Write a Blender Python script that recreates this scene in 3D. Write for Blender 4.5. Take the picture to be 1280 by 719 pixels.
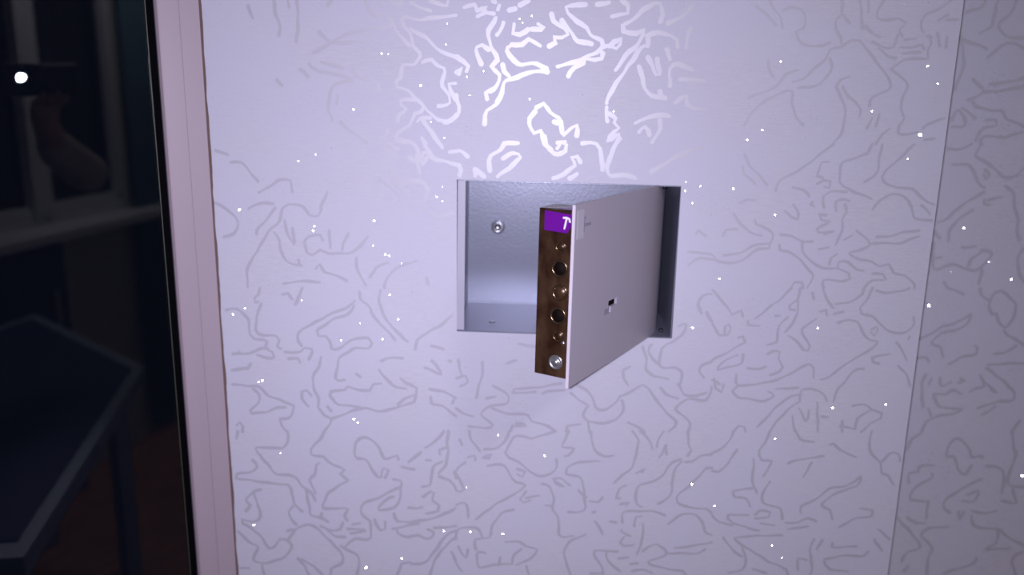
import bpy, bmesh, math, random
from mathutils import Vector as V, Matrix
random.seed(7)
R = math.radians
for o in list(bpy.data.objects): bpy.data.objects.remove(o)
COL = bpy.context.scene.collection
SC = bpy.context.scene

# ------------------------------------------------------------------ camera
F = 1060.0
C = V((0, -1.05, 1.5))
def basis(yaw=2.0, pitch=13.4, roll=.95):
    t, p, r = R(yaw), R(pitch), R(roll)
    fw = V((-math.sin(t), math.cos(t), 0)) * math.cos(p) - V((0, 0, 1)) * math.sin(p)
    r0 = V((math.cos(t), math.sin(t), 0)); u0 = r0.cross(fw)
    return fw, r0 * math.cos(r) + u0 * math.sin(r), u0 * math.cos(r) - r0 * math.sin(r)
FW, RT, UP = basis()
cd = bpy.data.cameras.new('camera'); cam = bpy.data.objects.new('camera', cd); COL.objects.link(cam)
cd.sensor_width = 36; cd.lens = F / 1280 * 36; cd.clip_start = .004
cd.dof.use_dof = True; cd.dof.focus_distance = .95; cd.dof.aperture_fstop = 2.5
CM = Matrix((RT, UP, -FW)).transposed().to_4x4(); CM.translation = C
cam.matrix_world = CM
SC.camera = cam
# ------------------------------------------------------------------ light, world, exposure
SC.view_settings.view_transform = 'Standard'; SC.view_settings.look = 'None'
SC.view_settings.gamma = 1; SC.view_settings.use_curve_mapping = False
SC.view_settings.exposure = 0
w = bpy.data.worlds.new('night'); SC.world = w; w.use_nodes = True
w.node_tree.nodes['Background'].inputs[0].default_value = (.10, .13, .3, 1)
w.node_tree.nodes['Background'].inputs[1].default_value = .02
FLASH_W = 5.05
FILL_W = 10.0
FLASH = C - RT * .013 + UP * .0 + FW * .001
ld = bpy.data.lights.new('phone_flash', 'AREA'); ld.shape = 'DISK'; ld.size = .013; ld.spread = R(120)
ld.energy = FLASH_W; ld.color = (.845, .80, 1.0)
fl = bpy.data.objects.new('phone_flash', ld); COL.objects.link(fl)
FM = Matrix.Rotation(R(8), 4, 'Z') @ CM @ Matrix.Rotation(R(-3), 4, 'X'); FM.translation = FLASH; fl.matrix_world = FM
ld = bpy.data.lights.new('room_fill', 'AREA'); ld.shape = 'DISK'; ld.size = .34  # unseen fill, added to light the room reflected in the pane
ld.energy = FILL_W; ld.color = (.93, .90, 1.0)
cl = bpy.data.objects.new('room_fill', ld); COL.objects.link(cl); cl.location = (.90, -1.68, 2.49)

# ------------------------------------------------------------------ measuring helpers
def ray(x, y): return FW + RT * ((x - 640) / F) - UP * ((y - 359.5) / F)
def on_y(x, y, Y=0.0):
    d = ray(x, y); return C + d * ((Y - C.y) / d.y)
def on_plane(x, y, P, n):
    d = ray(x, y); return C + d * ((P - C).dot(n) / d.dot(n))
def lin(c):
    return tuple((v / 255 / 12.92 if v / 255 <= .04045 else ((v / 255 + .055) / 1.055) ** 2.4) for v in c)

# ------------------------------------------------------------------ materials
def mat(name, col, rough=.5, metal=0, spec=.5, **k):
    m = bpy.data.materials.new(name); m.use_nodes = True
    b = m.node_tree.nodes['Principled BSDF']
    b.inputs['Base Color'].default_value = (*col, 1); b.inputs['Roughness'].default_value = rough
    b.inputs['Metallic'].default_value = metal; b.inputs['Specular IOR Level'].default_value = spec
    for a, v in k.items(): b.inputs[a.replace('_', ' ')].default_value = v
    return m
def nd(m, t, **k):
    n = m.node_tree.nodes.new(t)
    for a, v in k.items():
        if a in n.inputs: n.inputs[a].default_value = v
        else: setattr(n, a, v)
    return n
def ln(m, a, b): m.node_tree.links.new(a, b)
def ramp(m, src, p0, p1, c0=(0, 0, 0, 1), c1=(1, 1, 1, 1)):
    r = nd(m, 'ShaderNodeValToRGB'); ln(m, src, r.inputs[0])
    r.color_ramp.elements[0].position = p0; r.color_ramp.elements[1].position = p1
    r.color_ramp.elements[0].color = c0; r.color_ramp.elements[1].color = c1
    return r.outputs[0]
def noise_on(m, scale, vec3=(1, 1, 1), detail=3, rough=.5):
    tc = nd(m, 'ShaderNodeTexCoord'); mp = nd(m, 'ShaderNodeMapping'); mp.inputs['Scale'].default_value = vec3
    ln(m, tc.outputs['Object'], mp.inputs[0])
    n = nd(m, 'ShaderNodeTexNoise'); n.inputs['Scale'].default_value = scale; n.inputs['Detail'].default_value = detail
    n.inputs['Roughness'].default_value = rough
    ln(m, mp.outputs[0], n.inputs['Vector']); return n.outputs['Fac']
def mix(m, fac, a, b):
    x = nd(m, 'ShaderNodeMix', data_type='RGBA')
    if isinstance(fac, float): x.inputs[0].default_value = fac
    else: ln(m, fac, x.inputs[0])
    for i, s in ((6, a), (7, b)):
        if isinstance(s, tuple): x.inputs[i].default_value = (*s[:3], 1)
        else: ln(m, s, x.inputs[i])
    return x.outputs[2]
def mul(m, a, b):
    x = nd(m, 'ShaderNodeMath', operation='MULTIPLY'); ln(m, a, x.inputs[0])
    if isinstance(b, float): x.inputs[1].default_value = b
    else: ln(m, b, x.inputs[1])
    return x.outputs[0]
def bump(m, src, strength=.2, dist=.001):
    b = nd(m, 'ShaderNodeBump'); b.inputs['Strength'].default_value = strength; b.inputs['Distance'].default_value = dist
    ln(m, src, b.inputs['Height']); ln(m, b.outputs[0], m.node_tree.nodes['Principled BSDF'].inputs['Normal'])
def base(m, sock): ln(m, sock, m.node_tree.nodes['Principled BSDF'].inputs['Base Color'])

def wallpaper():
    m = mat('wallpaper', (.60, .59, .66), .5, 0, .22)
    weave = noise_on(m, 60, (1, 1, 9), 4, .65)          # horizontal threads
    broad = noise_on(m, 9, (1, 1, 1), 2)
    specks = ramp(m, noise_on(m, 330, (1, 1, 2.2), 2, .6), .60, .72)
    patch = ramp(m, noise_on(m, 16, (1, 1, 1.3), 3), .50, .66)
    c = mix(m, ramp(m, weave, .32, .68), (.565, .560, .665), (.630, .618, .705))
    c = mix(m, ramp(m, broad, .35, .65), c, (.595, .592, .71))
    c = mix(m, mul(m, mul(m, specks, patch), .85), c, (.36, .37, .47))
    base(m, c); bump(m, weave, .25, .0006)
    return m
WP = wallpaper()
VEIN = mat('vein_print', (.50, .49, .575), .43, 0, 1.0, Coat_Weight=.9, Coat_Roughness=.38)
# bump(VEIN, noise_on(VEIN, 500, (1, 1, 1), 2), .15, .0003)
GLIT = mat('glitter', (.95, .95, 1), .22, 1)
BROWN = mat('brown_strip', (.16, .10, .09), .7)
PVC = mat('white_plastic', (.36, .30, .35), .38, 0, .4)
PVCL = mat('plastic_line', (.42, .30, .35), .5)
g_ = noise_on(PVC, 40, (1, 1, .05), 3); base(PVC, mix(PVC, g_, (.385, .32, .375), (.405, .335, .39)))
RUB = mat('black_rubber', (.002, .002, .003), .8, 0, .03)
LIP = mat('pane_edge', (.05, .055, .045), .5)
GLASS = mat('pane_glass', (1, 1, 1), 0, 0, .5, Transmission_Weight=1.0, IOR=1.5)
CAB = mat('grey_enamel', (.25, .265, .345), .32, .35, .5)
bump(CAB, noise_on(CAB, 260, (1, 1, 1), 3, .6), .16, .0010)
FLG = mat('pale_enamel', (.47, .46, .56), .35)
DOOR = mat('door_enamel', (.47, .43, .51), .42, 0, .4)
base(DOOR, mix(DOOR, noise_on(DOOR, 14, (1, 1, 1), 3), (.375, .36, .43), (.40, .355, .41)))
DEDGE = mat('door_edge', (.66, .60, .68), .4)
BRW = mat('brown_metal', (.07, .028, .012), .32, .35, .6)
base(BRW, mix(BRW, ramp(BRW, noise_on(BRW, 55, (1, 1, .6), 3), .35, .7), (.032, .011, .006), (.095, .052, .028)))
DRK = mat('hole_shade', (.006, .003, .003), .7, 0, .1)  # near-black colour stands in for the shade inside holes
BRASS = mat('dull_brass', (.20, .14, .085), .24, .9)
STEEL = mat('steel', (.62, .62, .66), .3, .9)
PURP = mat('purple_label', (.14, .005, .27), .35, 0, .4)
WHT = mat('white_ink', (.85, .78, .9), .5)
GREYINK = mat('grey_ink', (.27, .25, .33), .6)
STK = mat('pale_sticker', (.46, .44, .51), .45)
BLK = mat('black_plastic', (.012, .012, .016), .35)
WHITE = mat('white_paint', (.55, .55, .56), .45)
PALE = mat('pale_wall', (.50, .50, .43), .8)
WOOD = mat('wood_floor', (.30, .13, .05), .45)
base(WOOD, mix(WOOD, ramp(WOOD, noise_on(WOOD, 6, (1, 7, 1), 4), .35, .65), (.50, .20, .05), (.28, .10, .03)))
NAVY = mat('navy_cloth', (.012, .02, .10), .8)
LEDGE = mat('pale_edge', (.22, .26, .33), .6)
TEAL = mat('teal_cloth', (.06, .12, .14), .85)
SLEEVE = mat('beige_sleeve', (.50, .42, .36), .85)
SKIN = mat('skin', (.45, .25, .19), .5)
CEIL = mat('ceiling_paint', (.6, .6, .6), .8)
EMI = mat('added_lamp_glow', (1, 1, 1), .5); EMI.node_tree.nodes['Principled BSDF'].inputs['Emission Color'].default_value = (1, .93, .85, 1)
EMI.node_tree.nodes['Principled BSDF'].inputs['Emission Strength'].default_value = 1.5

# ------------------------------------------------------------------ object helpers
def link(name, verts, faces, m, parent=None, smooth=False, mats=None, fm=None):
    me = bpy.data.meshes.new(name); me.from_pydata([tuple(v) for v in verts], [], faces)
    for x in (mats or [m]): me.materials.append(x)
    if fm:
        for p, i in zip(me.polygons, fm): p.material_index = i
    if smooth: me.polygons.foreach_set('use_smooth', [True] * len(me.polygons))
    bm = bmesh.new(); bm.from_mesh(me); bmesh.ops.recalc_face_normals(bm, faces=bm.faces); bm.to_mesh(me); bm.free()
    o = bpy.data.objects.new(name, me); COL.objects.link(o)
    if parent: o.parent = parent
    return o
def flat(name, verts, faces, m, parent=None):      # no normal recalculation (open sheets)
    me = bpy.data.meshes.new(name); me.from_pydata([tuple(v) for v in verts], [], faces); me.materials.append(m)
    o = bpy.data.objects.new(name, me); COL.objects.link(o)
    if parent: o.parent = parent
    return o
def tag(o, label=None, cat=None, group=None, kind=None):
    for k, v in (('label', label), ('category', cat), ('group', group), ('kind', kind)):
        if v: o[k] = v
    return o
def empty(name, loc, M=None):
    o = bpy.data.objects.new(name, None); COL.objects.link(o)
    if M is not None: o.matrix_world = M
    else: o.location = loc
    return o
def boxg(P0, P1, T=None, vs=None, fs=None):        # axis box (through T), appended
    vs = [] if vs is None else vs; fs = [] if fs is None else fs
    b = len(vs)
    for x in (P0[0], P1[0]):
        for y in (P0[1], P1[1]):
            for z in (P0[2], P1[2]):
                p = V((x, y, z)); vs.append(T(p) if T else p)
    fs += [tuple(b + i for i in f) for f in ((0, 1, 3, 2), (4, 6, 7, 5), (0, 4, 5, 1), (2, 3, 7, 6), (0, 2, 6, 4), (1, 5, 7, 3))]
    return vs, fs
def box(name, P0, P1, m, parent=None, T=None, bev=0):
    vs, fs = boxg(P0, P1, T); o = link(name, vs, fs, m, parent)
    if bev:
        b = o.modifiers.new('b', 'BEVEL'); b.width = bev; b.segments = 2
    return o
def lathe(name, prof, axis_o, ax, m, parent=None, n=28):   # prof: (radius, height) along ax
    ax = ax.normalized(); a = ax.orthogonal().normalized(); b = ax.cross(a)
    vs, fs = [], []
    for r, h in prof:
        for i in range(n):
            t = 2 * math.pi * i / n; vs.append(axis_o + ax * h + (a * math.cos(t) + b * math.sin(t)) * r)
    for j in range(len(prof) - 1):
        for i in range(n):
            k = (i + 1) % n; fs.append((j * n + i, j * n + k, (j + 1) * n + k, (j + 1) * n + i))
    if prof[0][0] > 1e-6: fs.append(tuple(range(n)))
    fs.append(tuple(range((len(prof) - 1) * n, len(prof) * n)))
    return link(name, vs, fs, m, parent, smooth=True)
def strip(pts, wid, nrm, vs, fs, jit=.22):        # flat ribbon through 3-D points on a plane with normal nrm
    # resample by Catmull-Rom
    P = [pts[0]] + pts + [pts[-1]]; out = []
    for i in range(1, len(P) - 2):
        L = (P[i + 1] - P[i]).length; k = max(1, int(L / .005))
        for j in range(k):
            t = j / k; a, b, c, d = P[i - 1], P[i], P[i + 1], P[i + 2]
            out.append(.5 * ((2 * b) + (c - a) * t + (2 * a - 5 * b + 4 * c - d) * t * t + (3 * b - a - 3 * c + d) * t ** 3))
    out.append(pts[-1])
    q = random.random() * 9; bb = V((0, 0, 1)) if abs(nrm.z) < .5 else V((1, 0, 0)); cc = nrm.cross(bb)
    if jit > .1 and wid > .0025: out = [p + (bb * math.sin(q + i * 1.3) + cc * math.cos(q * 2 + i * 1.7)) * wid * .13 for i, p in enumerate(out)]
    # rounded ends
    n = len(out)
    if n < 2: return
    w = []; ph = random.random() * 9; a = random.random() * .8
    for i in range(n):
        w.append(wid * (1 + jit * math.sin(ph + i * .9) + jit * (random.random() - .5)))
    dirs = [(out[min(i + 1, n - 1)] - out[max(i - 1, 0)]).normalized() for i in range(n)]
    e0 = out[0] - dirs[0] * w[0] * .35; e1 = out[-1] + dirs[-1] * w[-1] * .35
    out = [e0] + out + [e1]; w = [w[0] * .45] + w + [w[-1] * .45]; dirs = [dirs[0]] + dirs + [dirs[-1]]
    b = len(vs); off = nrm * random.uniform(0, .00012)
    out = [p + off + nrm * (i * 4e-7) for i, p in enumerate(out)]
    for p, ww, d in zip(out, w, dirs):
        s = d.cross(nrm).normalized() * ww / 2
        vs.append(p + s); vs.append(p - s)
    for i in range(len(out) - 1): fs.append((b + 2 * i, b + 2 * i + 1, b + 2 * i + 3, b + 2 * i + 2))

# ------------------------------------------------------------------ the setting
XL, XR, SET = -.4165, .4805, .15           # main wall left corner, right edge, set-back of the side wall
ZT = 2.6
BX0, BX1, BZ0, BZ1 = -.1072, .1696, 1.1885, 1.3845     # opening of the wall cabinet
SLOPE = -.0075                             # the cabinet hangs slightly out of true
def bz(x, z): return z + (x - (BX0 + BX1) / 2) * SLOPE
def main_wall():
    vs = []; fs = []; D = .02
    def q(a, b, c, d): i = len(vs); vs.extend([a, b, c, d]); fs.append((i, i + 1, i + 2, i + 3))
    A, B, Cc, Dd = [V((x, 0, bz(x, z))) for x, z in ((BX0, BZ0), (BX1, BZ0), (BX1, BZ1), (BX0, BZ1))]
    a, b, c, d = V((XL, 0, 0)), V((XR, 0, 0)), V((XR, 0, ZT)), V((XL, 0, ZT))
    q(a, b, B, A); q(b, c, Cc, B); q(c, d, Dd, Cc); q(d, a, A, Dd)
    y = V((0, D, 0))
    for p, r in ((A, B), (B, Cc), (Cc, Dd), (Dd, A)): q(p, r, r + y, p + y)
    q(b, V((XR, SET, 0)), V((XR, SET, ZT)), c)          # return
    return flat('wall_back', vs, fs, WP)
wall = tag(main_wall(), 'pale lavender wallpaper wall with foil vein print around the cabinet', kind='structure')
wr = tag(flat('wall_right', [(XR, SET, 0), (1.8, SET, 0), (1.8, SET, ZT), (XR, SET, ZT)], [(0, 1, 2, 3)], WP), kind='structure')

# reflecting pane plane (the balcony window stands at an angle to the wall)
AN = R(31.29)
N = V((math.sin(AN), -math.cos(AN), 0)); U = V((-math.cos(AN), -math.sin(AN), 0))
P0 = V((XL, 0, 0))
def mirror(p): p = V(p); return p - N * (2 * (p - P0).dot(N))
def WT(p): return P0 + U * p.x + N * p.y + V((0, 0, 1)) * p.z      # (along, towards room, up)
def ualong(x, y): return (on_plane(x, y, P0, N) - P0).dot(U)
uL = sum(ualong(*q) for q in ((182.5, 0), (239, 719))) / 2
uG = sum(ualong(*q) for q in ((192, 0), (247, 719))) / 2
uR = sum(ualong(*q) for q in ((222, 0), (275, 719))) / 2
win = tag(empty('window_1', P0), kind='structure'); WIv = P0
def wl(p): return WT(p) - P0
UW = 1.15
vs, fs = [], []
boxg((.001, -.06, .0), (uR, .001, 2.45), wl, vs, fs)
boxg((UW - uG, -.06, .0), (UW, .0, 2.45), wl, vs, fs)
boxg((uR, -.06, .0), (UW - uG, .0, .08), wl, vs, fs); boxg((uR, -.06, 2.37), (UW - uG, .0, 2.45), wl, vs, fs)
link('window_frame', vs, fs, PVC, win)
# glazing bead beside the pane, with a sloped face
pr = [(uR + .0006, -.03), (uR + .0006, -.0004), (uG - .0035, -.0004), (uG - .001, -.004), (uG, -.012), (uG, -.03)]
vs = [wl(V((u, y, z))) for z in (.08, 2.37) for u, y in pr]; k = len(pr)
fs = [(i, (i + 1) % k, k + (i + 1) % k, k + i) for i in range(k)] + [tuple(range(k)), tuple(range(k, 2 * k))]
link('glazing_bead', vs, fs, PVC, win)
box('bead_edge', (uG - .0050, -.001, .08), (uG - .0042, .0004, 2.37), PVCL, win, wl)
box('groove', (uR + .0001, -.001, .08), (uR + .0006, .0002, 2.37), PVCL, win, wl)
box('rubber_gasket', (uG, -.02, .08), (uL, -.0045, 2.37), RUB, win, wl)
box('gasket_lip', (uL, -.02, .08), (uL + .0009, -.0050, 2.37), LIP, win, wl)
box('pane', (uL - .003, -.0105, .08), (UW - uG, -.0065, 2.37), GLASS, win, wl)
# wavy brown strip along the line where the wallpaper edge meets the window frame
vs, fs = [], []; z = .3
while z < 2.3:
    k = len(vs); vs += [V((XL - .0012, -.0007, z)), V((XL + .0026 + .0004 * math.sin(z * 41) + .0003 * math.sin(z * 113 + 1) + .0003 * random.uniform(-1, 1), -.0007, z))]
    if k: fs.append((k - 2, k - 1, k + 1, k))
    z += .007
tag(flat('trim_1', vs, fs, BROWN), kind='structure')

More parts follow.
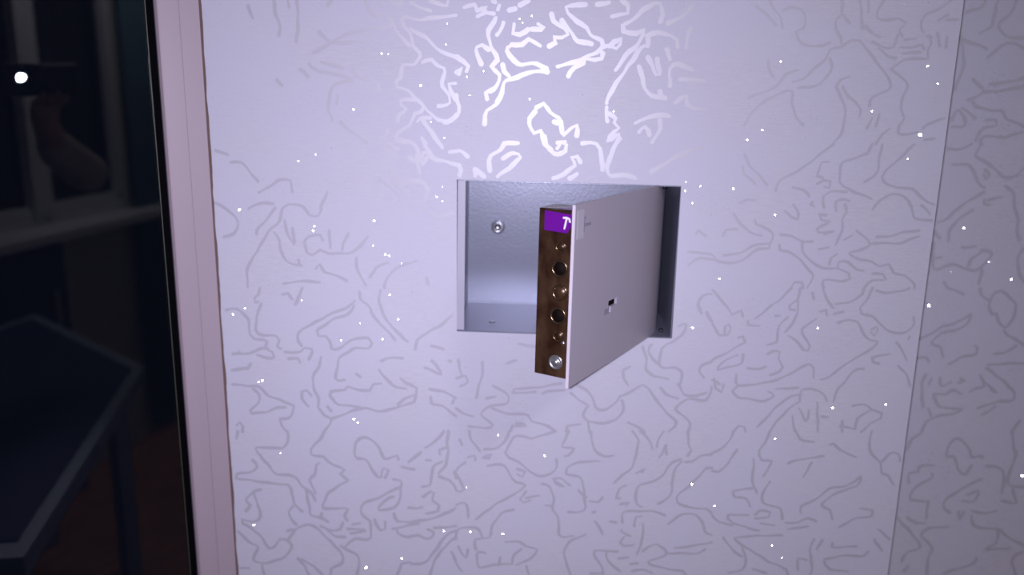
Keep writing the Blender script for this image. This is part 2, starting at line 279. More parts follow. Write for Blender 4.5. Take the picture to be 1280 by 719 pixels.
# ------------------------------------------------------------------ vein print of the wallpaper
TILES = r"""
250 0 3.4 |240,30 265,90|370,0 375,60 400,130 395,180|485,0 490,110 480,215|440,0 445,40|635,25 655,0|825,0 850,55 880,85 925,70|890,15 915,35|930,0 985,22 1015,18 1000,0|1050,10 1100,40 1150,55|1145,10 1190,15 1230,30 1240,0|945,90 980,150 1020,205 1050,230|1278,78 1200,85 1090,98 1030,85 1005,95 1015,125 1045,160 1065,225 1095,265 1100,285 1065,322 1015,325 1000,385 978,405 985,435 1040,455 1090,505 1150,565 1190,600 1245,603 1278,570|1050,145 1130,190 1180,240 1230,270 1278,285|1110,310 1155,300 1180,325 1220,340 1215,385 1210,430 1245,480 1250,515 1190,530|1278,415 1245,420 1250,455 1278,500|1075,500 1000,500 1005,520 1030,545 995,575 988,605|1115,540 1105,560 1070,570 1050,620 985,670 985,705 1040,715|1085,610 1105,585 1150,590|1110,590 1150,655 1190,715|1105,690 1130,719|955,128 850,148 770,160 690,190 640,225 560,265|850,175 835,210 740,210 660,215|590,155 650,215|600,310 650,320 720,345|760,345 780,380 850,395 890,420 895,445 875,455|765,410 720,405 670,425 650,470 640,540 660,600|690,475 680,520|545,320 590,355 700,375 760,400|500,345 540,385|700,610 760,660 830,710|865,712 915,690 938,650|380,400 410,430
570 0 4.2 |35,35 95,25 105,55 150,30 140,62 190,70|150,62 105,80|185,0 195,10|220,25 208,48|260,48 298,42|315,30 365,0|200,85 175,130 160,180 185,250 205,300 180,330 215,375 205,430 150,465 158,500|240,110 205,178|165,250 130,222 100,235 110,280 125,320|235,320 240,355 270,385|460,362 390,355 310,385 250,400 235,440 200,525 155,550 140,625|275,225 255,235 255,255 290,305 330,322 400,318 455,342|275,225 330,220 360,195 395,215 425,232|290,120 285,165 320,170 360,148|378,145 425,150 440,140 410,115|475,70 490,105 540,140 560,175 530,190 490,185 495,210 465,232|525,98 565,150 610,205 680,220|650,25 600,22 550,38 560,65 610,110 650,140 670,170 725,205 735,230 700,262 640,290 580,315 505,330|735,235 770,225 800,240 828,200 790,210 765,230|735,265 725,295 690,300 650,290 640,315 590,340 560,380|700,25 765,10|825,0 860,25 855,65 820,75 780,85|840,160 830,130 880,100 930,55 990,15 1020,20 1030,70 1018,108|840,160 900,165 940,150 920,205 870,255 830,300 798,350|960,230 940,225 880,300 840,360 790,430 750,515|955,180 1010,163 1070,175 1100,200 1105,240|955,180 960,230|1055,120 1130,80 1180,30|1170,145 1155,190 1145,245|1055,245 1065,300|960,285 1000,375 1015,370 1005,295|915,330 930,390 945,445 975,475 1045,492|1020,455 1022,485|1065,435 1070,390 1065,345 1110,320 1180,350|1115,400 1180,395 1240,410|1095,515 1145,480 1155,520 1190,540 1240,550|750,530 755,610|760,570 800,590 790,610 810,640 790,660 760,700 815,670 800,710|895,617 950,590 1000,575 1070,582|910,660 945,635 965,675|1020,600 1020,640 980,710|395,558 370,590 368,635 390,668 425,655 440,715 475,745 490,775 520,770|400,540 435,520 460,545 490,575 525,610 535,675 600,625 605,680|485,610 510,615|0,285 40,305 60,330 50,360|0,365 25,345 15,370|0,475 15,530 5,580 -20,600 -60,610|505,715 545,710
460 0 4.2 3|505,597 545,572 570,592 515,640 485,665|400,635 405,660|405,635 435,665|305,570 345,565 375,590|200,515 230,575 260,600 340,620 345,660|105,510 110,525 165,535 185,560 185,610 195,655|155,590 185,605 210,575 230,570 205,615|200,445 240,500 280,555|55,550 80,540 110,560|60,560 105,585|80,610 95,660 140,715|145,680 200,680 225,719|455,640 460,585 500,560 510,540 565,535
680 0 4.2 2.996|0,510 20,560 50,580 80,565 82,540 65,535 50,560|140,535 195,540 215,580 218,640|35,668 75,650 115,620 105,590 125,588 135,610|95,668 125,650|285,515 260,560 243,600 240,655 290,655 345,668|400,645 450,615 520,575 600,550
250 180 2.9 |75,30 140,55|60,120 150,90 210,95 250,140 290,190|290,245 350,210 400,180 450,180 460,240|80,295 130,325 175,360 190,410 170,445 120,465|240,325 300,295 370,300|600,330 620,275 640,235|375,320 330,380 285,430 280,450|285,540 310,490 350,430 400,380 410,320 440,300 520,315 545,355 590,360 605,320|285,540 250,590 235,640 240,719|425,380 430,430 470,505|460,420 475,490|370,440 395,480 410,550 440,590 510,608|490,575 495,600|520,490 535,540 560,555 600,530 640,545 740,545 790,520 840,460|520,490 545,460 600,455 615,485|645,430 650,520|740,450 715,500 710,530|780,570 790,640 830,705|848,665 880,620 940,590|920,719 940,660 1000,610 1080,585|575,628 600,600 620,640 680,655 735,685|415,700 500,685 600,690|950,90 970,140 965,180 1010,230 1035,270|890,165 940,210 1000,265|1030,200 1060,182 1110,190 1145,225 1130,260 1125,290|1095,290 1105,325 1150,355 1200,360 1265,345|1130,670 1140,700
830 180 2.5 |395,110 400,150 430,175 455,200|400,50 430,110 480,160 515,205|560,235 570,190 640,150 720,100 780,50 850,0|380,295 420,278 460,280|345,345 385,400 430,440 490,458|455,375 460,400 520,425 545,455 530,500 525,520 470,525 420,560 350,595 260,580 235,550 120,540|530,495 440,510 380,545 300,555|120,605 180,570 260,580|160,450 170,430 210,460|295,460 310,430 370,425|600,335 640,365 670,375 665,330 645,300|640,218 700,230 725,265|740,290 730,305 755,315 740,295|825,90 790,90 765,160 795,170|765,200 800,180 830,185 825,220 800,215|1040,0 1020,40 960,70 890,95 880,190 920,225 980,250 1040,275|800,320 795,260 830,238 910,238|860,335 860,290 900,275 930,285|905,300 910,340 890,380 890,430 855,505|775,350 810,355|775,350 785,380 830,385 765,425 770,440 850,437|845,437 800,450|770,525 825,518|1090,0 1075,80 1060,150 1000,190|1250,0 1180,70 1110,130 1090,165 1110,200 1160,215 1240,225 1278,260 1320,290 1350,305|1040,330 1080,280 1150,250 1210,270 1240,330 1250,370 1278,380 1340,380|580,450 640,462 690,485 740,488|690,485 695,540 740,590 800,620 860,622|575,500 580,530 640,545 700,600 745,660 735,690 715,719|635,719 650,690 690,690 695,719|800,719 795,680 900,685 930,675 920,645 870,620 870,590 920,590 960,625 1000,635|825,600 835,570 865,550|960,435 1000,460 1030,505 990,525 925,545 960,570 1040,590 1080,610 1120,600 1150,645 1200,655 1250,700 1250,719|1060,465 1130,460 1200,440 1278,432 1350,420|1040,495 1180,495 1230,475 1278,460 1340,455|900,480 940,455|1000,719 1040,680 1110,680 1095,650 1040,645|1285,305 1330,350 1355,400
890 0 2.5 |220,30 260,60 320,125|290,0 310,50 345,85 350,140|355,50 400,35 440,45 465,80 460,140 420,160 430,200 490,230 560,225 590,210|650,0 650,70 620,95 620,140 645,190 645,215|655,75 690,115|740,0 748,80 750,145|750,120 790,160 840,185|770,130 800,160|860,0 835,40 825,90 880,98 935,95 970,115 935,150 950,185|780,0 782,60|1200,0 1130,45 1070,70 1045,105 1050,150 1060,160|1250,10 1180,70 1130,105|1170,100 1230,95|1125,165 1140,230|1170,240 1175,180|1220,240 1190,240|1085,180 1095,215 1080,250 1080,290 960,295 930,320 895,345|895,345 950,390 980,430 950,490 945,540 960,590 935,630 930,665 980,670 1030,660|1075,180 1100,185|400,410 460,390 520,335 570,290 590,250 640,235 700,200 740,205 790,265 830,320 870,370 895,430 880,450 810,480 790,500 785,530|590,290 600,330 570,390 510,430 430,440|280,300 290,360 310,390|430,350 370,370 340,410 310,440 240,465 180,490|160,630 200,560 260,510 330,470 400,455 400,520 425,590 455,625|620,430 640,480 665,530 660,610 640,680 600,719|625,425 640,400 690,380|650,430 680,480 720,515 745,550 735,585|835,570 820,630|800,590 775,640|820,719 850,670 890,640|1055,640 1075,620 1165,590|1060,700 1110,690 1170,650|800,210 860,235 905,235 930,170|830,240 880,280 920,290|940,235 1000,235 1050,225 1060,245|950,265 1040,262|960,200 1020,190
250 360 3.1 |300,0 295,30 270,50 275,75 290,70|410,35 440,25 460,55|510,0 500,30 475,85|305,80 285,140 280,210 310,235 380,240 395,260 385,290 405,305|130,110 180,105 230,140 245,180 250,230 270,255 335,265 320,300 360,320 370,345 330,350 285,335|165,330 250,325 300,305 340,300|195,315 200,330|420,320 500,320 525,300 560,305 545,360|440,355 490,350 500,375|510,290 490,265 485,235 530,195 600,160 650,130 720,105 775,65|770,90 740,130 680,150 630,180 585,215 590,240 630,240 650,270 655,305 700,300 740,270 790,250 840,250 862,280 845,300 780,300 740,320 695,350 685,410 675,450 690,465 725,460|795,20 800,55 840,85 860,130 900,180 940,220 975,260|900,10 895,70 920,140 960,195 1010,245 1040,270|1075,310 1085,260 1150,215 1210,180 1260,135|905,365 930,350 1010,350|605,345 595,390 570,430 565,490 590,550 590,590|255,380 235,405 185,400|130,430 160,410 230,400|120,450 160,480 240,490 290,490 330,530 400,560 470,590 465,620 440,650 400,655 410,690 440,719|265,505 295,530 290,580 250,610 255,625 330,620 380,600 430,595|595,600 620,635 655,655 640,690 620,719|655,655 720,630 790,605 830,600 880,615 940,610 1000,590 1070,570 1080,540|560,540 530,510 510,520 510,555 540,590|635,590 655,615|655,515 650,540 690,580 760,590 820,600|655,515 720,510 740,490 790,510 850,510 865,480 910,480|780,430 805,445|890,405 930,455 980,495 1030,505|1000,450 1030,475 1080,500 1080,530 1020,555 990,580|1145,505 1220,520 1278,550|1150,545 1155,575 1210,590 1278,640|1120,400 1160,410 1205,435 1180,385 1155,360|1155,290 1220,305|1240,360 1255,368|1260,580 1265,560|180,690 200,670 215,690 210,719
570 360 2.9 |10,360 30,440|0,450 50,440 60,470 20,490|130,370 135,420 120,470 100,550|185,490 230,510 265,545 260,575 200,585 150,600 125,630 160,665 185,685 150,700 60,690|285,520 290,505 380,500 450,490 530,475|280,525 400,520|430,530 460,515 545,512|150,550 200,545|180,600 240,625 310,630 360,635 380,665 460,690 500,719|270,719 280,690 350,690 340,680 300,675|0,600 40,630 90,640|600,480 650,510 680,545 700,600 740,610 800,570 820,540|570,525 640,575 660,590 635,630 660,665 740,675 800,655 835,610 830,560|830,540 870,520 930,485 960,500 1000,560 1050,620 1100,670 1095,690 1060,719|550,719 555,690 620,680|660,670 665,719|860,490 840,450 835,410 870,395|930,290 950,350 950,410 985,440|980,280 960,320 1010,380|1110,190 1150,180 1130,230 1080,270 1030,300 1020,390 1100,400 1130,430 1120,480|985,440 1060,455|1020,500 1050,530 1110,555|1110,480 1140,530 1200,540 1250,520|1278,490 1250,560 1160,555 1095,605 1140,640 1170,680 1160,719|1278,370 1230,385 1215,420 1240,450|1278,30 1230,40 1210,80 1225,130|1250,120 1278,170|855,670 900,690 940,719|310,280 380,290 410,290|250,380 300,360
890 360 2.5 |0,10 40,50 85,110 100,135 145,110 155,145|0,180 40,235 75,235 95,200 85,180 65,190 65,230|395,0 350,50 315,75|300,85 215,155|440,0 430,60 425,130 400,180 365,220|425,60 385,90 390,105 415,110|380,145 345,175 325,230 325,270 275,285|315,140 340,138|180,165 180,185 240,188|130,250 155,240 165,270 140,285 90,315 0,360|275,330 300,315 340,320 330,350 355,395 335,420 290,435|130,335 60,365 25,410 80,395 150,375 155,330|175,400 240,405 270,395|120,430 120,470 130,485 100,515|130,490 220,480 300,465 370,440 430,405 490,380 510,400 505,450|0,460 40,480|10,450 20,500 45,520 60,480|100,515 130,545 190,555 260,565 310,540 280,515|320,505 430,498|225,695 280,640 330,585 400,540 440,530 450,510 510,505 555,530 575,565|285,719 330,660 400,590 440,565 440,530|520,155 450,205 465,250 490,290 480,315 455,310 430,270 380,240|500,25 510,55|540,120 570,110 575,135|555,0 570,50 605,100|620,80 690,70 750,30 760,0|610,130 655,120|630,175 680,160 730,170 750,220 790,260 830,270 770,320 700,360 640,400 590,440 540,460|760,405 720,405 670,460 620,520 610,565|800,0 780,50 740,100 750,130 800,140 850,190 910,225 970,220 1010,180 1005,145|820,10 870,25 920,20 990,0|795,210 820,195 830,210 810,240 790,220|920,270 950,310 970,360|800,345 805,370 835,380|795,350 850,335 890,330|930,390 970,430 990,490 1000,560|980,260 990,240 1030,240 1030,265 990,270|435,600 470,665 485,610|400,640 415,719|525,570 530,719|545,640 580,645|700,590 760,580 800,610 850,625 840,650 790,680 745,719|715,700 730,650 790,610|650,665 650,719|640,690 720,705|110,719 130,690 160,695 170,719
250 539 3.3 |140,70 180,40 190,0|435,0 440,50 410,85 350,82 280,85 300,120 350,180 385,215 470,225 510,275 560,310 575,350|620,0 610,30 570,70 555,115 620,130 640,155 700,180 720,195 700,215 740,245 680,280 635,320 615,385 670,385 740,390 720,420 740,450|600,160 580,170 575,215 545,245 570,290 578,310|265,145 285,180 250,205 185,215 180,235 250,245 350,260 440,270 460,310 470,360 510,400|530,300 545,370 555,420 600,430 640,455|465,375 445,400 455,440 485,470|305,290 275,300 230,340 250,370 230,400 160,385|270,310 285,360 300,400 295,440 260,455 210,440 215,460 290,510 320,550 345,585 380,570 400,540 440,545 460,570 440,610 400,640 310,660 265,640 290,580 240,550 190,500|440,545 470,500 500,480 540,465 590,490 640,540 690,590 718,640 690,670 655,690 650,719|435,500 470,490|310,665 320,719|490,635 520,670 545,719|510,640 560,670 610,715|195,719 200,685 250,682|600,475 660,495 700,490 715,455|635,495 680,525 725,530|610,410 600,440|735,490 820,490 825,500 750,510|760,465 800,460|850,455 850,535 770,540 720,580 700,575|710,580 770,610 795,640 785,719|870,440 900,495 925,490 925,450|790,140 770,110 780,60 810,30 850,40 900,90 920,140 985,120 990,145|790,140 830,140 850,180 890,230 905,230 915,185 940,195 925,235|1220,0 1180,45 1125,85|1105,105 1040,155|1240,0 1235,60 1238,120 1220,180 1190,215|1225,85 1195,95 1200,115|1210,150 1165,180 1155,230 1150,270 1110,278|1130,145 1155,145|1005,180 1070,190|965,240 1000,245 1005,280 970,290 900,330 820,360 805,410 850,450|1000,290 1000,340 970,380 890,395 920,350 970,325|1115,330 1150,300 1170,310 1160,345 1195,370 1190,400 1130,410|1040,380 1090,388 1110,378|970,410 985,450 1080,450 1180,430 1278,385|960,490 1000,480 1090,460|985,490 985,510 1040,528 1090,520 1135,538 1170,510 1135,490|1170,485 1278,475|1278,500 1240,510 1200,560 1130,650 1065,665|1005,660 1055,655 1060,670|1278,530 1220,580 1170,650 1150,719|985,719 1005,665|1255,600 1278,650|1190,225 1250,250 1278,290|1270,200 1278,240
570 539 2.8 |65,0 75,40 120,100|140,92 200,85 245,50 265,0|500,0 430,20 380,38 340,25 290,30 260,80 245,110 265,135 310,150 360,195 420,225 470,215 505,175 500,140|565,0 545,40 530,80 590,85 560,125 540,125|20,40 30,70|60,130 95,120 95,145|140,130 175,115 165,135 135,130|155,175 200,165 245,175 270,220 300,255 345,270 300,310 200,365 100,440|50,155 0,200 40,290 0,300|305,190 345,200 330,230 305,215|485,240 500,265 540,280 485,240 520,235 570,270|430,265 470,280 490,350 480,390 510,430 520,525 590,520|720,150 620,155 550,185 550,215 620,230 635,270 640,320 640,395 560,405|610,295 650,330|665,350 710,355 735,330|445,370 475,375|680,405 695,402|675,0 680,60 700,100 740,128 790,120|880,0 910,40 900,110 880,180 830,220 790,260|920,0 970,50 978,90|1040,0 1010,40 1005,80|1160,0 1160,60 1175,95 1155,125|1145,155 1180,150 1220,125 1278,115|1125,140 1080,155 1040,210 990,250 910,275 900,360 930,380|1125,150 1090,200 1080,260 1070,320 1010,365|1278,185 1250,185 1200,240 1150,285 1100,330 1105,355 1160,380 1250,390 1278,410|1050,70 1015,135|1050,75 1050,115|900,210 945,185 930,210|850,270 815,290 800,335 820,335|820,365 865,355 850,375|830,460 835,405 900,400 980,400 1045,420|930,425 900,430 890,475|1060,465 1110,425 1180,412 1220,440 1250,510 1278,520|690,450 715,475 730,515|770,450 800,455|935,460 930,540 905,615|830,490 825,500 870,525|840,525 820,560 840,575 890,565|350,300 320,340 340,360 370,345|350,335 420,320|290,390 230,410 180,475 170,530 135,535 95,545 100,590|0,370 40,355 60,390 60,430|0,540 10,490 60,480 115,490 130,530|10,575 50,635 60,590|0,660 30,700|245,555 310,550 350,575 405,590 380,630 300,670|280,660 290,620 330,585|150,610 110,605 115,680 200,665 280,665|220,630 215,670|350,670 365,719|650,515 590,540 555,565 540,620 560,680 570,719|735,719 735,690 690,620 690,595 750,600 810,600|750,600 760,650 820,700|810,635 865,630|930,600 1000,565 1050,615 960,655 1040,685 1130,700 1150,719|1050,610 1130,610 1215,610 1245,590|1090,585 1170,575 1278,555|870,665 910,660|880,700 930,690 980,710|670,710 730,710
890 539 2.7 |0,110 70,70 110,0|0,200 30,205 80,160 125,90|290,0 265,60 235,95 250,145 300,150 255,225|205,140 210,180 200,240 225,310|200,285 105,300 110,330 170,335 190,380|290,250 255,310 255,360 340,385 350,440|370,458 430,455 480,435 520,450|215,420 240,395 290,405 285,430 215,435|240,460 310,470|180,420 80,420 100,455 170,480 235,497|0,420 40,455 100,470|380,490 480,475|420,0 440,40 510,55|590,70 605,60 640,95 720,130|380,160 450,140 560,125|500,155 455,230|800,0 785,60 795,110 825,140 845,160 845,210 880,220 905,270 930,290|850,150 890,110 930,115 940,150|445,410 445,375 530,335 580,290 680,270 745,225|745,235 720,275 620,310 545,370 590,395 600,440|635,480 720,435 800,425 800,395 740,385|510,540 490,590 500,680 490,719|550,545 525,590|600,560 600,580 720,575|560,640 640,625 690,620 760,625 780,600|560,650 590,690 680,700|810,540 850,600 900,630 920,670|110,535 180,525 350,520|115,540 150,570 220,610 280,650 370,690 380,719|55,530 110,600 150,625|150,575 170,650 150,690 80,710|200,685 270,710|430,690 430,635 475,645|830,490 890,540
"""
RTILES = r"""
1120 0 2.9 |450,0 420,40 350,60|510,0 490,80 480,130 420,165|600,0 580,60 520,110 520,150 570,185 639,190|335,200 400,220 455,245|640,240 600,220 550,215 490,260 455,290|325,180 340,320 310,400 295,450|385,395 430,440 440,460 360,500|470,420 560,410 639,390|380,490 400,530 470,550 530,555 550,590 639,630|440,460 540,450 639,430|330,540 400,590|280,600 310,545 350,610 340,630 280,635|420,719 440,680 540,685 639,655|395,700 440,640 505,625 500,600 450,600
1120 180 2.9 |260,25 320,25 380,0|430,0 395,60 440,85 490,120 530,160 590,165 639,120|280,105 350,100 385,130 410,190 440,220|440,240 380,275 310,320 260,370 210,390|385,330 320,370 270,430 260,490|440,130 470,150 450,175 435,150|440,280 440,300 470,305|460,280 530,265|550,210 590,250 590,310 610,370 605,450 620,480|195,440 220,470|190,490 190,620 290,600 350,625 410,625 480,550 430,530|195,570 230,565|330,520 400,510|360,610 380,570 430,540|430,630 415,700|639,520 610,560 615,640 639,690|240,690 260,719
1120 360 2.9 |260,0 340,30|420,0 430,40 460,60|120,255 180,225 240,190 300,175 375,130|375,145 330,200 230,225 180,275 225,300 235,345|265,380 330,345 400,330 410,300 390,290|480,130 465,80 500,20 550,30 600,90 575,170 545,200 520,180 500,130 480,130|540,210 560,240 600,255 639,290|600,290 550,320 490,330|460,385 550,378 639,375|110,350 150,345 165,370|150,430 130,480 135,600|180,450 165,480|220,450 225,490 275,470|320,450 345,465 310,475|190,530 250,530 280,510 330,530|190,540 205,580 250,600 330,605 300,625 210,640 150,670 130,719|160,600 175,640|370,520 400,500 440,490 420,430|440,470 500,520|450,400 520,450 590,520 580,560 500,570 410,600|430,635 500,590|580,719 620,660
1120 539 2.9 |130,10 80,40 55,100|380,130 360,80 310,35 265,70 255,130 290,125 310,190 345,215 380,170|380,135 430,120 430,135|430,240 380,260 250,340 240,380 270,410|330,350 390,350 410,300 350,320|310,400 320,440 340,400|190,170 120,175 110,205 65,210 65,260|180,210 185,230 100,280 70,340 150,350|160,350 155,400 150,440|50,430 110,460 150,460|260,480 170,485 125,520 180,580 160,640 155,719|0,430 60,490 120,575 50,610 30,650|450,175 510,180 540,220 530,310|580,0 590,90 600,120 560,230 570,270 639,280|580,290 600,360 530,345|380,400 450,410 500,400|380,420 380,460 430,485 510,490 560,530 639,570|510,495 500,560 450,590 570,585|639,600 580,640 600,719|400,630 390,660 300,690 240,710|60,670 40,700
"""
def veins(text, Y, keep):
    vs, fs = [], []
    for line in text.strip().split('\n'):
        head, *polys = line.split('|')
        h = head.split(); ox, oy, wd = float(h[0]), float(h[1]), float(h[2]); sc = float(h[3]) if len(h) > 3 else 3.994
        for pl in polys:
            run = []
            for xy in pl.split() + [None]:
                p = None
                if xy:
                    a, b = xy.split(','); p = on_y(ox + float(a) / sc, oy + float(b) / sc, Y - .0004)
                    if not keep(p): p = None
                if p is None:
                    if len(run) > 1: strip(run, wd * .00122 * (1.05 + Y) / 1.05, V((0, -1, 0)), vs, fs)
                    run = []
                else: run.append(p)
    return vs, fs
def keep_main(p):
    if p.x > XR - .002 or p.x < XL + .004: return False
    return not (BX0 - .003 < p.x < BX1 + .003 and bz(p.x, BZ0) - .003 < p.z < bz(p.x, BZ1) + .003)
for txt, Y, kp, par in ((TILES, 0, keep_main, wall), (RTILES, SET, lambda p: p.x > XR + .002, wr)):
    vs, fs = veins(txt, Y, kp); tag(flat('vein_print', vs, fs, VEIN, par), kind='stuff')
# glitter flakes pressed into the wallpaper
SPK = """250 0 |1103,427,2.2 767,547,1.6 908,268,1.2 940,270,.7 1235,118,1 1228,222,1.1 1220,688,1.1 1155,610,.8
570 0 |317,95,1.4 380,80,1.1 333,115,.9 138,355,1 55,383,.9 68,475,.8 368,494,1.2 787,557,1.2
890 0 |343,307,1.5 1075,330,1.9 1125,418,1.3 797,555,1.3 250,648,1.5 175,697,1.4 1037,673,3.3
250 180 |492,85,1.1 198,328,2.2 573,410,1.2 566,433,1.6 870,383,1.9 865,508,.9 945,557,1.3 925,550,.8 1182,264,1.4 1210,285,1 1210,215,.8 1007,595,.7 578,52,.6
830 180 |345,223,1.4 553,353,1.6 1215,75,1 182,210,1.2 105,235,1.5 275,672,1.1 140,295,.8 108,190,1
250 360 |226,102,1.1 165,132,.8 948,32,1.5 990,155,1.2 705,260,1.2 912,255,1.1 313,462,1.7 293,468,1.1 770,655,1.6 787,672,1.1 508,62,.7 800,175,.7
570 360 |1180,198,1.4
890 360 |527,200,1.4 600,598,1.7 866,581,1.6
250 539 |830,680,1.6 1008,635,1.3 403,108,.8 270,468,.7 1218,497,.7
570 539 |72,502,1.3 235,512,1.2 1176,265,1.4 443,122,.8 210,20,.7 55,282,.6
890 539 |315,38,.8 12,372,1 300,570,.9 347,632,.6"""
SPR = """1120 180 |338,420,1.5 574,675,1.5 463,588,.7
1120 360 |162,87,2
1120 539 |628,222,1.5"""
def flakes(txt, Y, par, xr):
    vs, fs = [], []
    def flake(p, n, r):
        a = n.orthogonal().normalized(); b = n.cross(a); i = len(vs); k = 7
        lift = max(abs((a * math.cos(t) + b * math.sin(t)).y) for t in (0, .8, 1.6, 2.4)) * r
        c = V((p.x, Y - .0005 - lift, p.z))
        for j in range(k):
            t = 2 * math.pi * j / k; vs.append(c + (a * math.cos(t) + b * math.sin(t)) * r * random.uniform(.85, 1.1))
        fs.append(tuple(range(i, i + k)))
    for line in txt.split('\n'):
        h, pts = line.split('|'); ox, oy = map(float, h.split())
        for q in pts.split():
            a, b, s = map(float, q.split(',')); p = on_y(ox + a / 3.994, oy + b / 3.994, Y)
            n = ((C - p).normalized() + (FLASH - p).normalized()).normalized()
            flake(p, n, .00060 * s)
    for _ in range(40):                       # flakes lying at any other angle
        p = V((random.uniform(*xr), Y, random.uniform(.8, 1.75)))
        if Y == 0 and not keep_main(p): continue
        n = V((random.uniform(-.8, .8), -1, random.uniform(-.8, .8))).normalized(); flake(p, n, random.uniform(.0003, .0006))
    tag(flat('glitter_flakes', vs, fs, GLIT, par), kind='stuff')
flakes(SPK, 0, wall, (XL + .01, XR - .01)); flakes(SPR, SET, wr, (XR + .01, 1.0))

# ------------------------------------------------------------------ wall cabinet
CX, CZ = (BX0 + BX1) / 2, (BZ0 + BZ1) / 2
cab = empty('wall_cabinet', (CX, 0, CZ)); cab.rotation_euler = (0, -math.atan(SLOPE), 0)
tag(cab, 'small grey metal cabinet recessed in the wallpapered wall with its door open', 'cabinet')
HW, HH, DP = (BX1 - BX0) / 2 - .0002, (BZ1 - BZ0) / 2 - .0002, .15
t = .0012
box('back_panel', (-HW, DP, -HH), (HW, DP + t, HH), CAB, cab)
box('floor_panel', (-HW, .0005, -HH), (HW, DP, -HH + t), CAB, cab)
box('ceiling_panel', (-HW, .0005, HH - t), (HW, DP, HH), CAB, cab)
box('side_panel', (-HW, .0005, -HH + t), (-HW + t, DP, HH - t), CAB, cab)
box('side_panel', (HW - t, .0005, -HH + t), (HW, DP, HH - t), CAB, cab)
box('front_flange', (-HW + .0002, .0003, -HH + .002), (-HW + .0100, .0018, HH - .001), FLG, cab, None, .0004)
box('seam_lip', (-HW + t, DP - .0022, -HH + t), (HW - t, DP, -HH + t + .0016), CAB, cab)
def L(P): return V((P[0] - CX, P[1], P[2] - CZ))
b = L(on_y(622.5, 284, DP)); b.y = DP
lathe('washer', [(.0098, 0), (.0098, -.0012), (.0088, -.0018), (.006, -.0018)], b, V((0, 1, 0)), CAB, cab)
lathe('bolt', [(.0076, -.0015), (.0078, -.005), (.0068, -.0062), (.0050, -.0062), (.0046, -.0050)], b, V((0, 1, 0)), STEEL, cab, 24)
b = L(on_y(615, 404, .03))
lathe('rivet', [(.0045, 0), (.004, .0007), (.002, .0012)], V((b.x, .045, -HH + t)), V((0, 0, 1)), STEEL, cab, 16)

# door: free edge A, hinge B (seen from above)
A = V((.0325, -.200)); B = V((.1675, .050))
d2 = (B - A).normalized(); n2 = V((d2.y, -d2.x))            # n2: outer face, to the right
LD = (B - A).length
DH = .0975; T = .0034
# path of the outer face
LS = LD - .060
curve = []; p = A + d2 * LS; dd = d2.copy()
for i in range(12):
    ang = R(1.6); dd = V((dd.x * math.cos(ang) - dd.y * math.sin(ang), dd.x * math.sin(ang) + dd.y * math.cos(ang)))
    p = p + dd * .0050; curve.append((p, V((dd.y, -dd.x))))
zk = on_plane(765, 382, V((A.x, A.y, 1.3)), V((n2.x, n2.y, 0)))
sk = (V((zk.x, zk.y)) - A).dot(d2)
path = [(A + d2 * s, n2) for s in (0, sk - .020, sk - .010, sk - .002, sk + .014, .19, .21, LS)] + curve
zc = zk.z - CZ
zs = [-DH, zc - .0070, zc - .0003, zc + .0075, DH]
DC = 0.0
def sheet(path, zs, T, holes):
    vs, fs, nz = [], [], len(zs)
    for p, n in path:
        for z in zs:
            vs.append(V((p.x - CX, p.y, z + DC)))
            vs.append(V((p.x - n.x * T - CX, p.y - n.y * T, z + DC)))
    I = lambda i, j, k: (i * nz + j) * 2 + k
    ni = len(path); cell = lambda i, j: 0 <= i < ni - 1 and 0 <= j < nz - 1 and (i, j) not in holes
    for i in range(ni - 1):
        for j in range(nz - 1):
            if not cell(i, j): continue
            fs.append((I(i, j, 0), I(i + 1, j, 0), I(i + 1, j + 1, 0), I(i, j + 1, 0)))
            fs.append((I(i, j, 1), I(i, j + 1, 1), I(i + 1, j + 1, 1), I(i + 1, j, 1)))
            if not cell(i - 1, j): fs.append((I(i, j, 0), I(i, j + 1, 0), I(i, j + 1, 1), I(i, j, 1)))
            if not cell(i + 1, j): fs.append((I(i + 1, j, 0), I(i + 1, j, 1), I(i + 1, j + 1, 1), I(i + 1, j + 1, 0)))
            if not cell(i, j - 1): fs.append((I(i, j, 0), I(i, j, 1), I(i + 1, j, 1), I(i + 1, j, 0)))
            if not cell(i, j + 1): fs.append((I(i, j + 1, 0), I(i + 1, j + 1, 0), I(i + 1, j + 1, 1), I(i, j + 1, 1)))
    return vs, fs
vs, fs = sheet(path, zs, T, {(2, 2), (3, 2), (1, 1), (2, 1)})
door = link('door', vs, fs, DOOR, cab); door['label'] = 'grey sheet metal door swung out with a key slot'
def dl(s, o, z): q = A + d2 * s + n2 * o; return V((q.x - CX, q.y, z))     # door coordinates -> cabinet
def DT(p): return dl(p.x, p.y, p.z)
box('door_edge', (-.0006, -T, -DH), (0, 0, DH), DEDGE, door, DT)
box('dark_lock_box', (sk - .026, -.009, zc - .014), (sk + .022, -.0048, zc + .014), DRK, door, DT)  # lock box painted near-black for the shade inside the slot
box('slot_rim', (sk + .0140, -.0001, zc + .0004), (sk + .0162, .0004, zc + .0070), STEEL, door, DT)
box('slot_tongue', (sk - .020, -.004, zc - .0070), (sk - .002, -.0022, zc - .0010), GREYINK, door, DT)
box('worn_sticker', (.0045, .0000, DH - .036), (.020, .0003, DH - .006), STK, door, DT)
vs, fs = boxg((.0195, .0001, DH - .030), (.0215, .0005, DH - .013), DT)
boxg((.0215, .0001, DH - .0245), (.037, .0005, DH - .0215), DT, vs, fs)
boxg((.0215, .0001, DH - .0165), (.0245, .0005, DH - .0145), DT, vs, fs)
link('faded_mark', vs, fs, mat('faded_ink', (.25, .23, .32), .6), door)
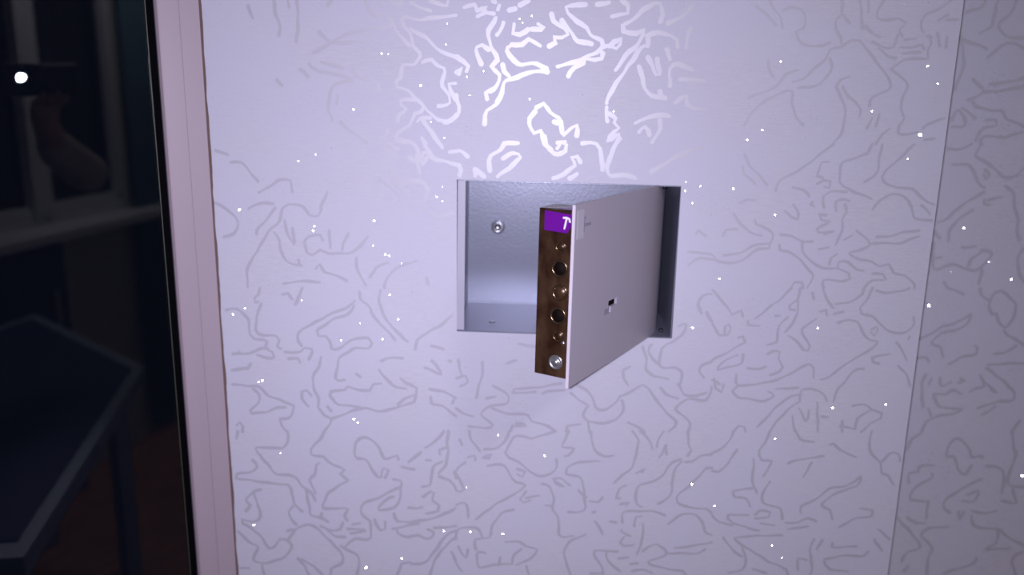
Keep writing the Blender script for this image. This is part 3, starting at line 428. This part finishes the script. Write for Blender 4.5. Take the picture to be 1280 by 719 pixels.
for sgn in (1, -1):
    q = V((B.x - CX - .004, .012 if sgn > 0 else .03, sgn * (DH - .001)))
    lathe('hinge_pin', [(.0022, -.004), (.0026, -.001), (.0022, .0006), (.0008, .0012)], q + V((-.014 if sgn > 0 else -.004, -.004, 0)), V((0, 0, sgn)), BLK, cab, 16)

# brown block behind the free edge of the door
s0, s1, w0 = .003, .034, .0398
zt, zb = 1.3775 - CZ, 1.1975 - CZ
blk = box('socket_block', (s0, -T - w0, zb), (s1, -T, zt), BRW, cab, DT, .0008)
blk['label'] = 'brown metal block with a row of round sockets behind the door edge'
fo = dl(s0, 0, 0) + V((CX, 0, CZ)); fn = V((-d2.x, -d2.y, 0))
def onface(x, y):
    q = on_plane(x, y, fo, fn); return V((q.x - CX, q.y, q.z - CZ))
def ring(x, y, r, m, hole=DRK, dome=False):
    c = onface(x, y)
    if dome:
        return lathe('screw', [(r, 0), (r * .96, .0015), (r * .8, .0015), (r * .72, .0006), (r * .5, .0008), (r * .45, .0028), (r * .25, .0036), (.0004, .0038)], c, fn, m, blk)
    o = lathe('socket', [(r, -.0004), (r, .0012), (r * .88, .0019), (r * .76, .0012), (r * .74, .0004)], c, fn, m, blk)
    lathe('socket_disc', [(r * .74, .0003), (r * .72, .0008)], c, fn, hole, blk)  # raised disc; the near-black ones paint a hole's shade
    return o
ring(701, 309, .0060, BRASS, BRW); ring(699.5, 336, .0096, BRASS, DRK); ring(700, 366, .0090, BRASS, BRW)
ring(698, 395, .0096, BRASS, DRK); ring(698.5, 420, .0062, BRASS, BRW); ring(695.5, 453, .0082, STEEL, DRK, True)
lathe('small_rivet', [(.0022, 0), (.002, .001), (.0006, .0016)], onface(704.5, 429), fn, STEEL, blk, 12)
# purple label folded over the top of the block
def fpt(x, y, e=.0004): return onface(x, y) + fn * e
vs = [fpt(680.5, 263), fpt(714, 268.5), fpt(713, 285), fpt(708, 292), fpt(703, 291), fpt(680, 287.5)]
flat('purple_label', vs, [tuple(range(6))], PURP, blk)
vs = [dl(s0 + .001, -T - .020, zt + .0004), dl(s0 + .001, -T - .002, zt + .0004), dl(s1 - .004, -T - .002, zt + .0004), dl(s1 - .004, -T - .012, zt + .0004)]
flat('purple_label', vs, [(0, 1, 2, 3)], PURP, blk)
vs = [dl(s0 + .0005, -T - .038, zt + .0004), dl(s0 + .0005, -T - .034, zt + .0004), dl(s1 - .010, -T - .006, zt + .0006), dl(s1 - .010, -T - .010, zt + .0006)]
flat('tape_edge', vs, [(0, 1, 2, 3)], WHT, blk)
vs, fs = [], []
for pl, wd in ((((704, 272.3), (708, 272.5), (711.4, 273.8), (712.2, 277.5)), .0022), (((707.9, 273.5), (706.6, 280), (705.2, 286)), .0019)):
    strip([fpt(x, y, .0007) for x, y in pl], wd, fn, vs, fs, .05)
flat('label_mark', vs, fs, WHT, blk)

# ------------------------------------------------------------------ the room behind the camera (seen in the pane)
Q = C + ray(100, 285) * 3.18
dv = ray(850, 105); dv.z = 0; dv.normalize()
E_ = dv - N * (2 * dv.dot(N)); E_.z = 0; E_.normalize()
Q0 = mirror(Q); Q0.z = 0
W_ = V((E_.y, -E_.x, 0))                    # away from the room, into the wall
if W_.dot(V((0, -1, 0))) < 0: W_ = -W_
K = 3.18 / 3.4
def FT(p): return Q0 + E_ * (p.x * K) + W_ * p.y + V((0, 0, 1)) * (1.5 - (1.5 - p.z) * K)
vs, fs = [], []
zf = 1.5 - 1.5 / K
boxg((-2.6, 0, zf), (1.3, .12, .93), FT, vs, fs); boxg((-2.6, 0, .93), (-1.55, .12, 2.7), FT, vs, fs)
boxg((.297, 0, .93), (1.3, .12, 2.7), FT, vs, fs); boxg((-1.55, 0, 2.25), (.297, .12, 2.7), FT, vs, fs)
tag(link('wall_front', vs, fs, PALE), kind='structure')
w2 = tag(empty('window_2', Q0), kind='structure')
def F2(p): return FT(p) - Q0
vs, fs = [], []
boxg((-1.55, .0, .95), (.297, .07, 1.03), F2, vs, fs); boxg((-1.55, .0, 2.15), (.297, .07, 2.25), F2, vs, fs)
boxg((.262, .0, 1.0), (.297, .07, 2.2), F2, vs, fs); boxg((-1.55, .0, 1.0), (-1.47, .07, 2.2), F2, vs, fs)
link('window_frame', vs, fs, WHITE, w2)
box('mullion', (-.24, -.01, 1.0), (-.142, .07, 2.2), WHITE, w2, F2)
box('mullion', (-.90, -.01, 1.0), (-.81, .07, 2.2), WHITE, w2, F2)
DG = mat('night_pane', (.004, .004, .01), .05, 0, .5)
for a, b_ in ((-1.47, -.90), (-.81, -.24), (-.142, .262)): box('pane', (a, .03, 1.03), (b_, .036, 2.15), DG, w2, F2)
box('window_sill', (-1.6, -.16, .925), (.48, .0, .955), WHITE, w2, F2)
vs, fs = [], []; n = 60
for i in range(n + 1):
    s = .30 + .36 * i / n; y = -.05 + .018 * math.sin(i * .85)
    for k in (0, 1): vs += [FT(V((s, y + k * .004 , zf + .05))), FT(V((s, y + k * .004, 2.55)))]
for i in range(n): a = 4 * i; fs += [(a, a + 4, a + 5, a + 1), (a + 2, a + 3, a + 7, a + 6), (a, a + 2, a + 6, a + 4), (a + 1, a + 5, a + 7, a + 3)]
tag(link('curtain', vs, fs, TEAL, None, True), 'dark teal curtain beside the far window, seen reflected in the glass', 'curtain')
cbn = tag(empty('dark_box', Q0), 'dark blue box with doors filling a dark area under the far window sill, reflected in the glass', 'cabinet')
box('body', (-1.2, -.08, zf), (-.215, 0, .90), NAVY, cbn, F2)  # plain dark blue block filling the dark area under the sill
for a in (-1.18, -.70):
    dr = box('cabinet_door', (a, -.09, zf + .06), (a + .46, -.08, .88), NAVY, cbn, F2)
    box('handle', (a + .40, -.10, .60), (a + .415, -.09, .74), STEEL, dr, F2)
# floor, ceiling and the two sides that close the room
tag(flat('floor', [(-1.6, -2.9, 0), (1.8, -2.9, 0), (1.8, SET, 0), (-1.6, SET, 0)], [(0, 1, 2, 3)], WOOD), kind='structure')
tag(flat('ceiling', [(-1.6, -2.9, ZT), (1.8, -2.9, ZT), (1.8, SET, ZT), (-1.6, SET, ZT)], [(0, 1, 2, 3)], CEIL), kind='structure')
we = P0 + U * UW
tag(flat('wall_left', [(we.x, we.y, 0), (we.x, -2.0, 0), (we.x, -2.0, ZT), (we.x, we.y, ZT)], [(0, 1, 2, 3)], PALE), kind='structure')
vs, fs = boxg((0, -.06, 2.45), (UW, 0, ZT), WT); tag(link('trim_2', vs, fs, PALE), kind='structure')
tag(flat('wall_side', [(1.8, SET, 0), (1.8, -2.9, 0), (1.8, -2.9, ZT), (1.8, SET, ZT)], [(0, 1, 2, 3)], PALE), kind='structure')
lp = tag(empty('added_ceiling_lamp', (.90, -1.68, ZT)), 'round white ceiling lamp, unseen, added to brighten the reflected room', 'lamp')  # made-up fitting around the added fill light
lathe('added_lamp_base', [(.10, 0), (.10, .02), (.19, .03), (.19, .036)], V((0, 0, 0)), V((0, 0, -1)), CEIL, lp)
lathe('added_lamp_shade', [(.185, .036), (.19, .060), (.17, .085), (.12, .097)], V((0, 0, 0)), V((0, 0, -1)), EMI, lp)
# table with pale edge
tb = tag(empty('table', (0, -1.4, 0)), 'table under a dark blue cloth with a pale edge, reflected in the glass', 'table')
def onz(x, y, z):
    d = ray(x, y); q = mirror(C + d * ((z - 1.5) / d.z)); return V((q.x, q.y))
c0, c1, c2 = onz(181, 460, .74), onz(0, 372, .74), onz(30, 702, .74)
wy = c1 + (c0 - c1) * .3
poly = [wy, c0, c2, V((-.72, -.72)), V((-.45, -1.55))]
ctr = V((sum(p.x for p in poly) / 5, sum(p.y for p in poly) / 5))
def slab(name, poly, z0, z1, m):
    k = len(poly); vs = [V((p.x, p.y + 1.4, z)) for z in (z0, z1) for p in poly]
    fs = [tuple(range(k)), tuple(range(k, 2 * k))] + [(i, (i + 1) % k, k + (i + 1) % k, k + i) for i in range(k)]
    return link(name, vs, fs, m, tb)
slab('table_edge', poly, .70, .74, LEDGE)
slab('tablecloth', [ctr + (p - ctr) * .92 for p in poly], .7405, .743, mat('dark_navy_cloth', (.006, .010, .055), .8))
for p in poly[:4]:
    q = ctr + (p - ctr) * .8; box('leg', (q.x - .02, q.y + 1.38, 0), (q.x + .02, q.y + 1.42, .70), LEDGE, tb)

# phone held up at the camera
PM = CM.copy(); PM.translation = C - FW * .004
ph = empty('phone', (0, 0, 0), PM); tag(ph, 'dark phone held up with its flash on, reflected in the glass', 'phone')
def pbox(name, a, b, m, bev=0): return box(name, a, b, m, ph, None, bev)
pbox('body', (-.048, -.046, 0), (.118, .030, .009), BLK, .003)       # local z points back to the photographer
pbox('screen', (-.040, -.040, .0091), (.110, .024, .0096), DG)
lathe('lens_ring', [(.0055, 0), (.0055, .0010), (.0042, .0010)], V((0, 0, 0)), V((0, 0, -1)), BLK, ph, 20)
lathe('flash_window', [(.0072, 0), (.0070, .0008)], V((-.013, .0, 0)), V((0, 0, -1)), STEEL, ph, 20)

# photographer's arm: continuous skinned hand and forearm, sleeve as a child
def CP(x, y, z): return C + RT * x + UP * y - FW * z       # right, up, back
per = tag(empty('person', CP(.1, -.2, .1)), 'hand and forearm in a beige sleeve holding the phone, reflected in the glass', 'person')
def skinned(name, chains, m, root):
    pts, edges, rad, idx = [], [], [], {}
    for ch in chains:
        prev = None
        for key, (p, r) in ch:
            if key is not None and key in idx: i = idx[key]
            else:
                i = len(pts); pts.append(p - per.location); rad.append(r)
                if key is not None: idx[key] = i
            if prev is not None: edges.append((prev, i))
            prev = i
    me = bpy.data.meshes.new(name); me.from_pydata(pts, edges, []); me.materials.append(m)
    o = bpy.data.objects.new(name, me); COL.objects.link(o); o.parent = per
    mod = o.modifiers.new('s', 'SKIN'); mod.use_smooth_shade = True
    for i, r in enumerate(rad): me.skin_vertices[0].data[i].radius = (r, r)
    me.skin_vertices[0].data[idx[root]].use_root = True
    o.modifiers.new('d', 'SUBSURF').levels = 2
    o.modifiers['d'].render_levels = 2
    return o
ch = [[('elbow', (CP(.25, -.30, .13), .042)), (None, (CP(.15, -.22, .10), .036)), ('wrist', (CP(.070, -.135, .06), .027)), ('palm', (CP(.058, -.085, .034), .030))]]
for i in range(4):
    x = .088 - i * .0185
    ch.append([('palm', None or (CP(0, 0, 0), 0)), (None, (CP(x, -.066, .026), .0105)), (None, (CP(x, -.058, .004), .0090)), (None, (CP(x, -.050 + .004 * (i % 2), -.0065 if i != 9 else 0), .0075)), (None, (CP(x, -.036 + .005 * (i % 2), -.0085), .0065))])
ch.append([('wrist', (CP(0, 0, 0), 0)), (None, (CP(.095, -.085, .045), .0135)), (None, (CP(.103, -.050, .030), .0105)), (None, (CP(.100, -.022, .020), .009))])
skinned('body', ch, SKIN, 'elbow')
skinned('sleeve', [[('a', (CP(.27, -.315, .135), .058)), (None, (CP(.15, -.22, .10), .052)), ('b', (CP(.085, -.163, .073), .042))]], SLEEVE, 'a')
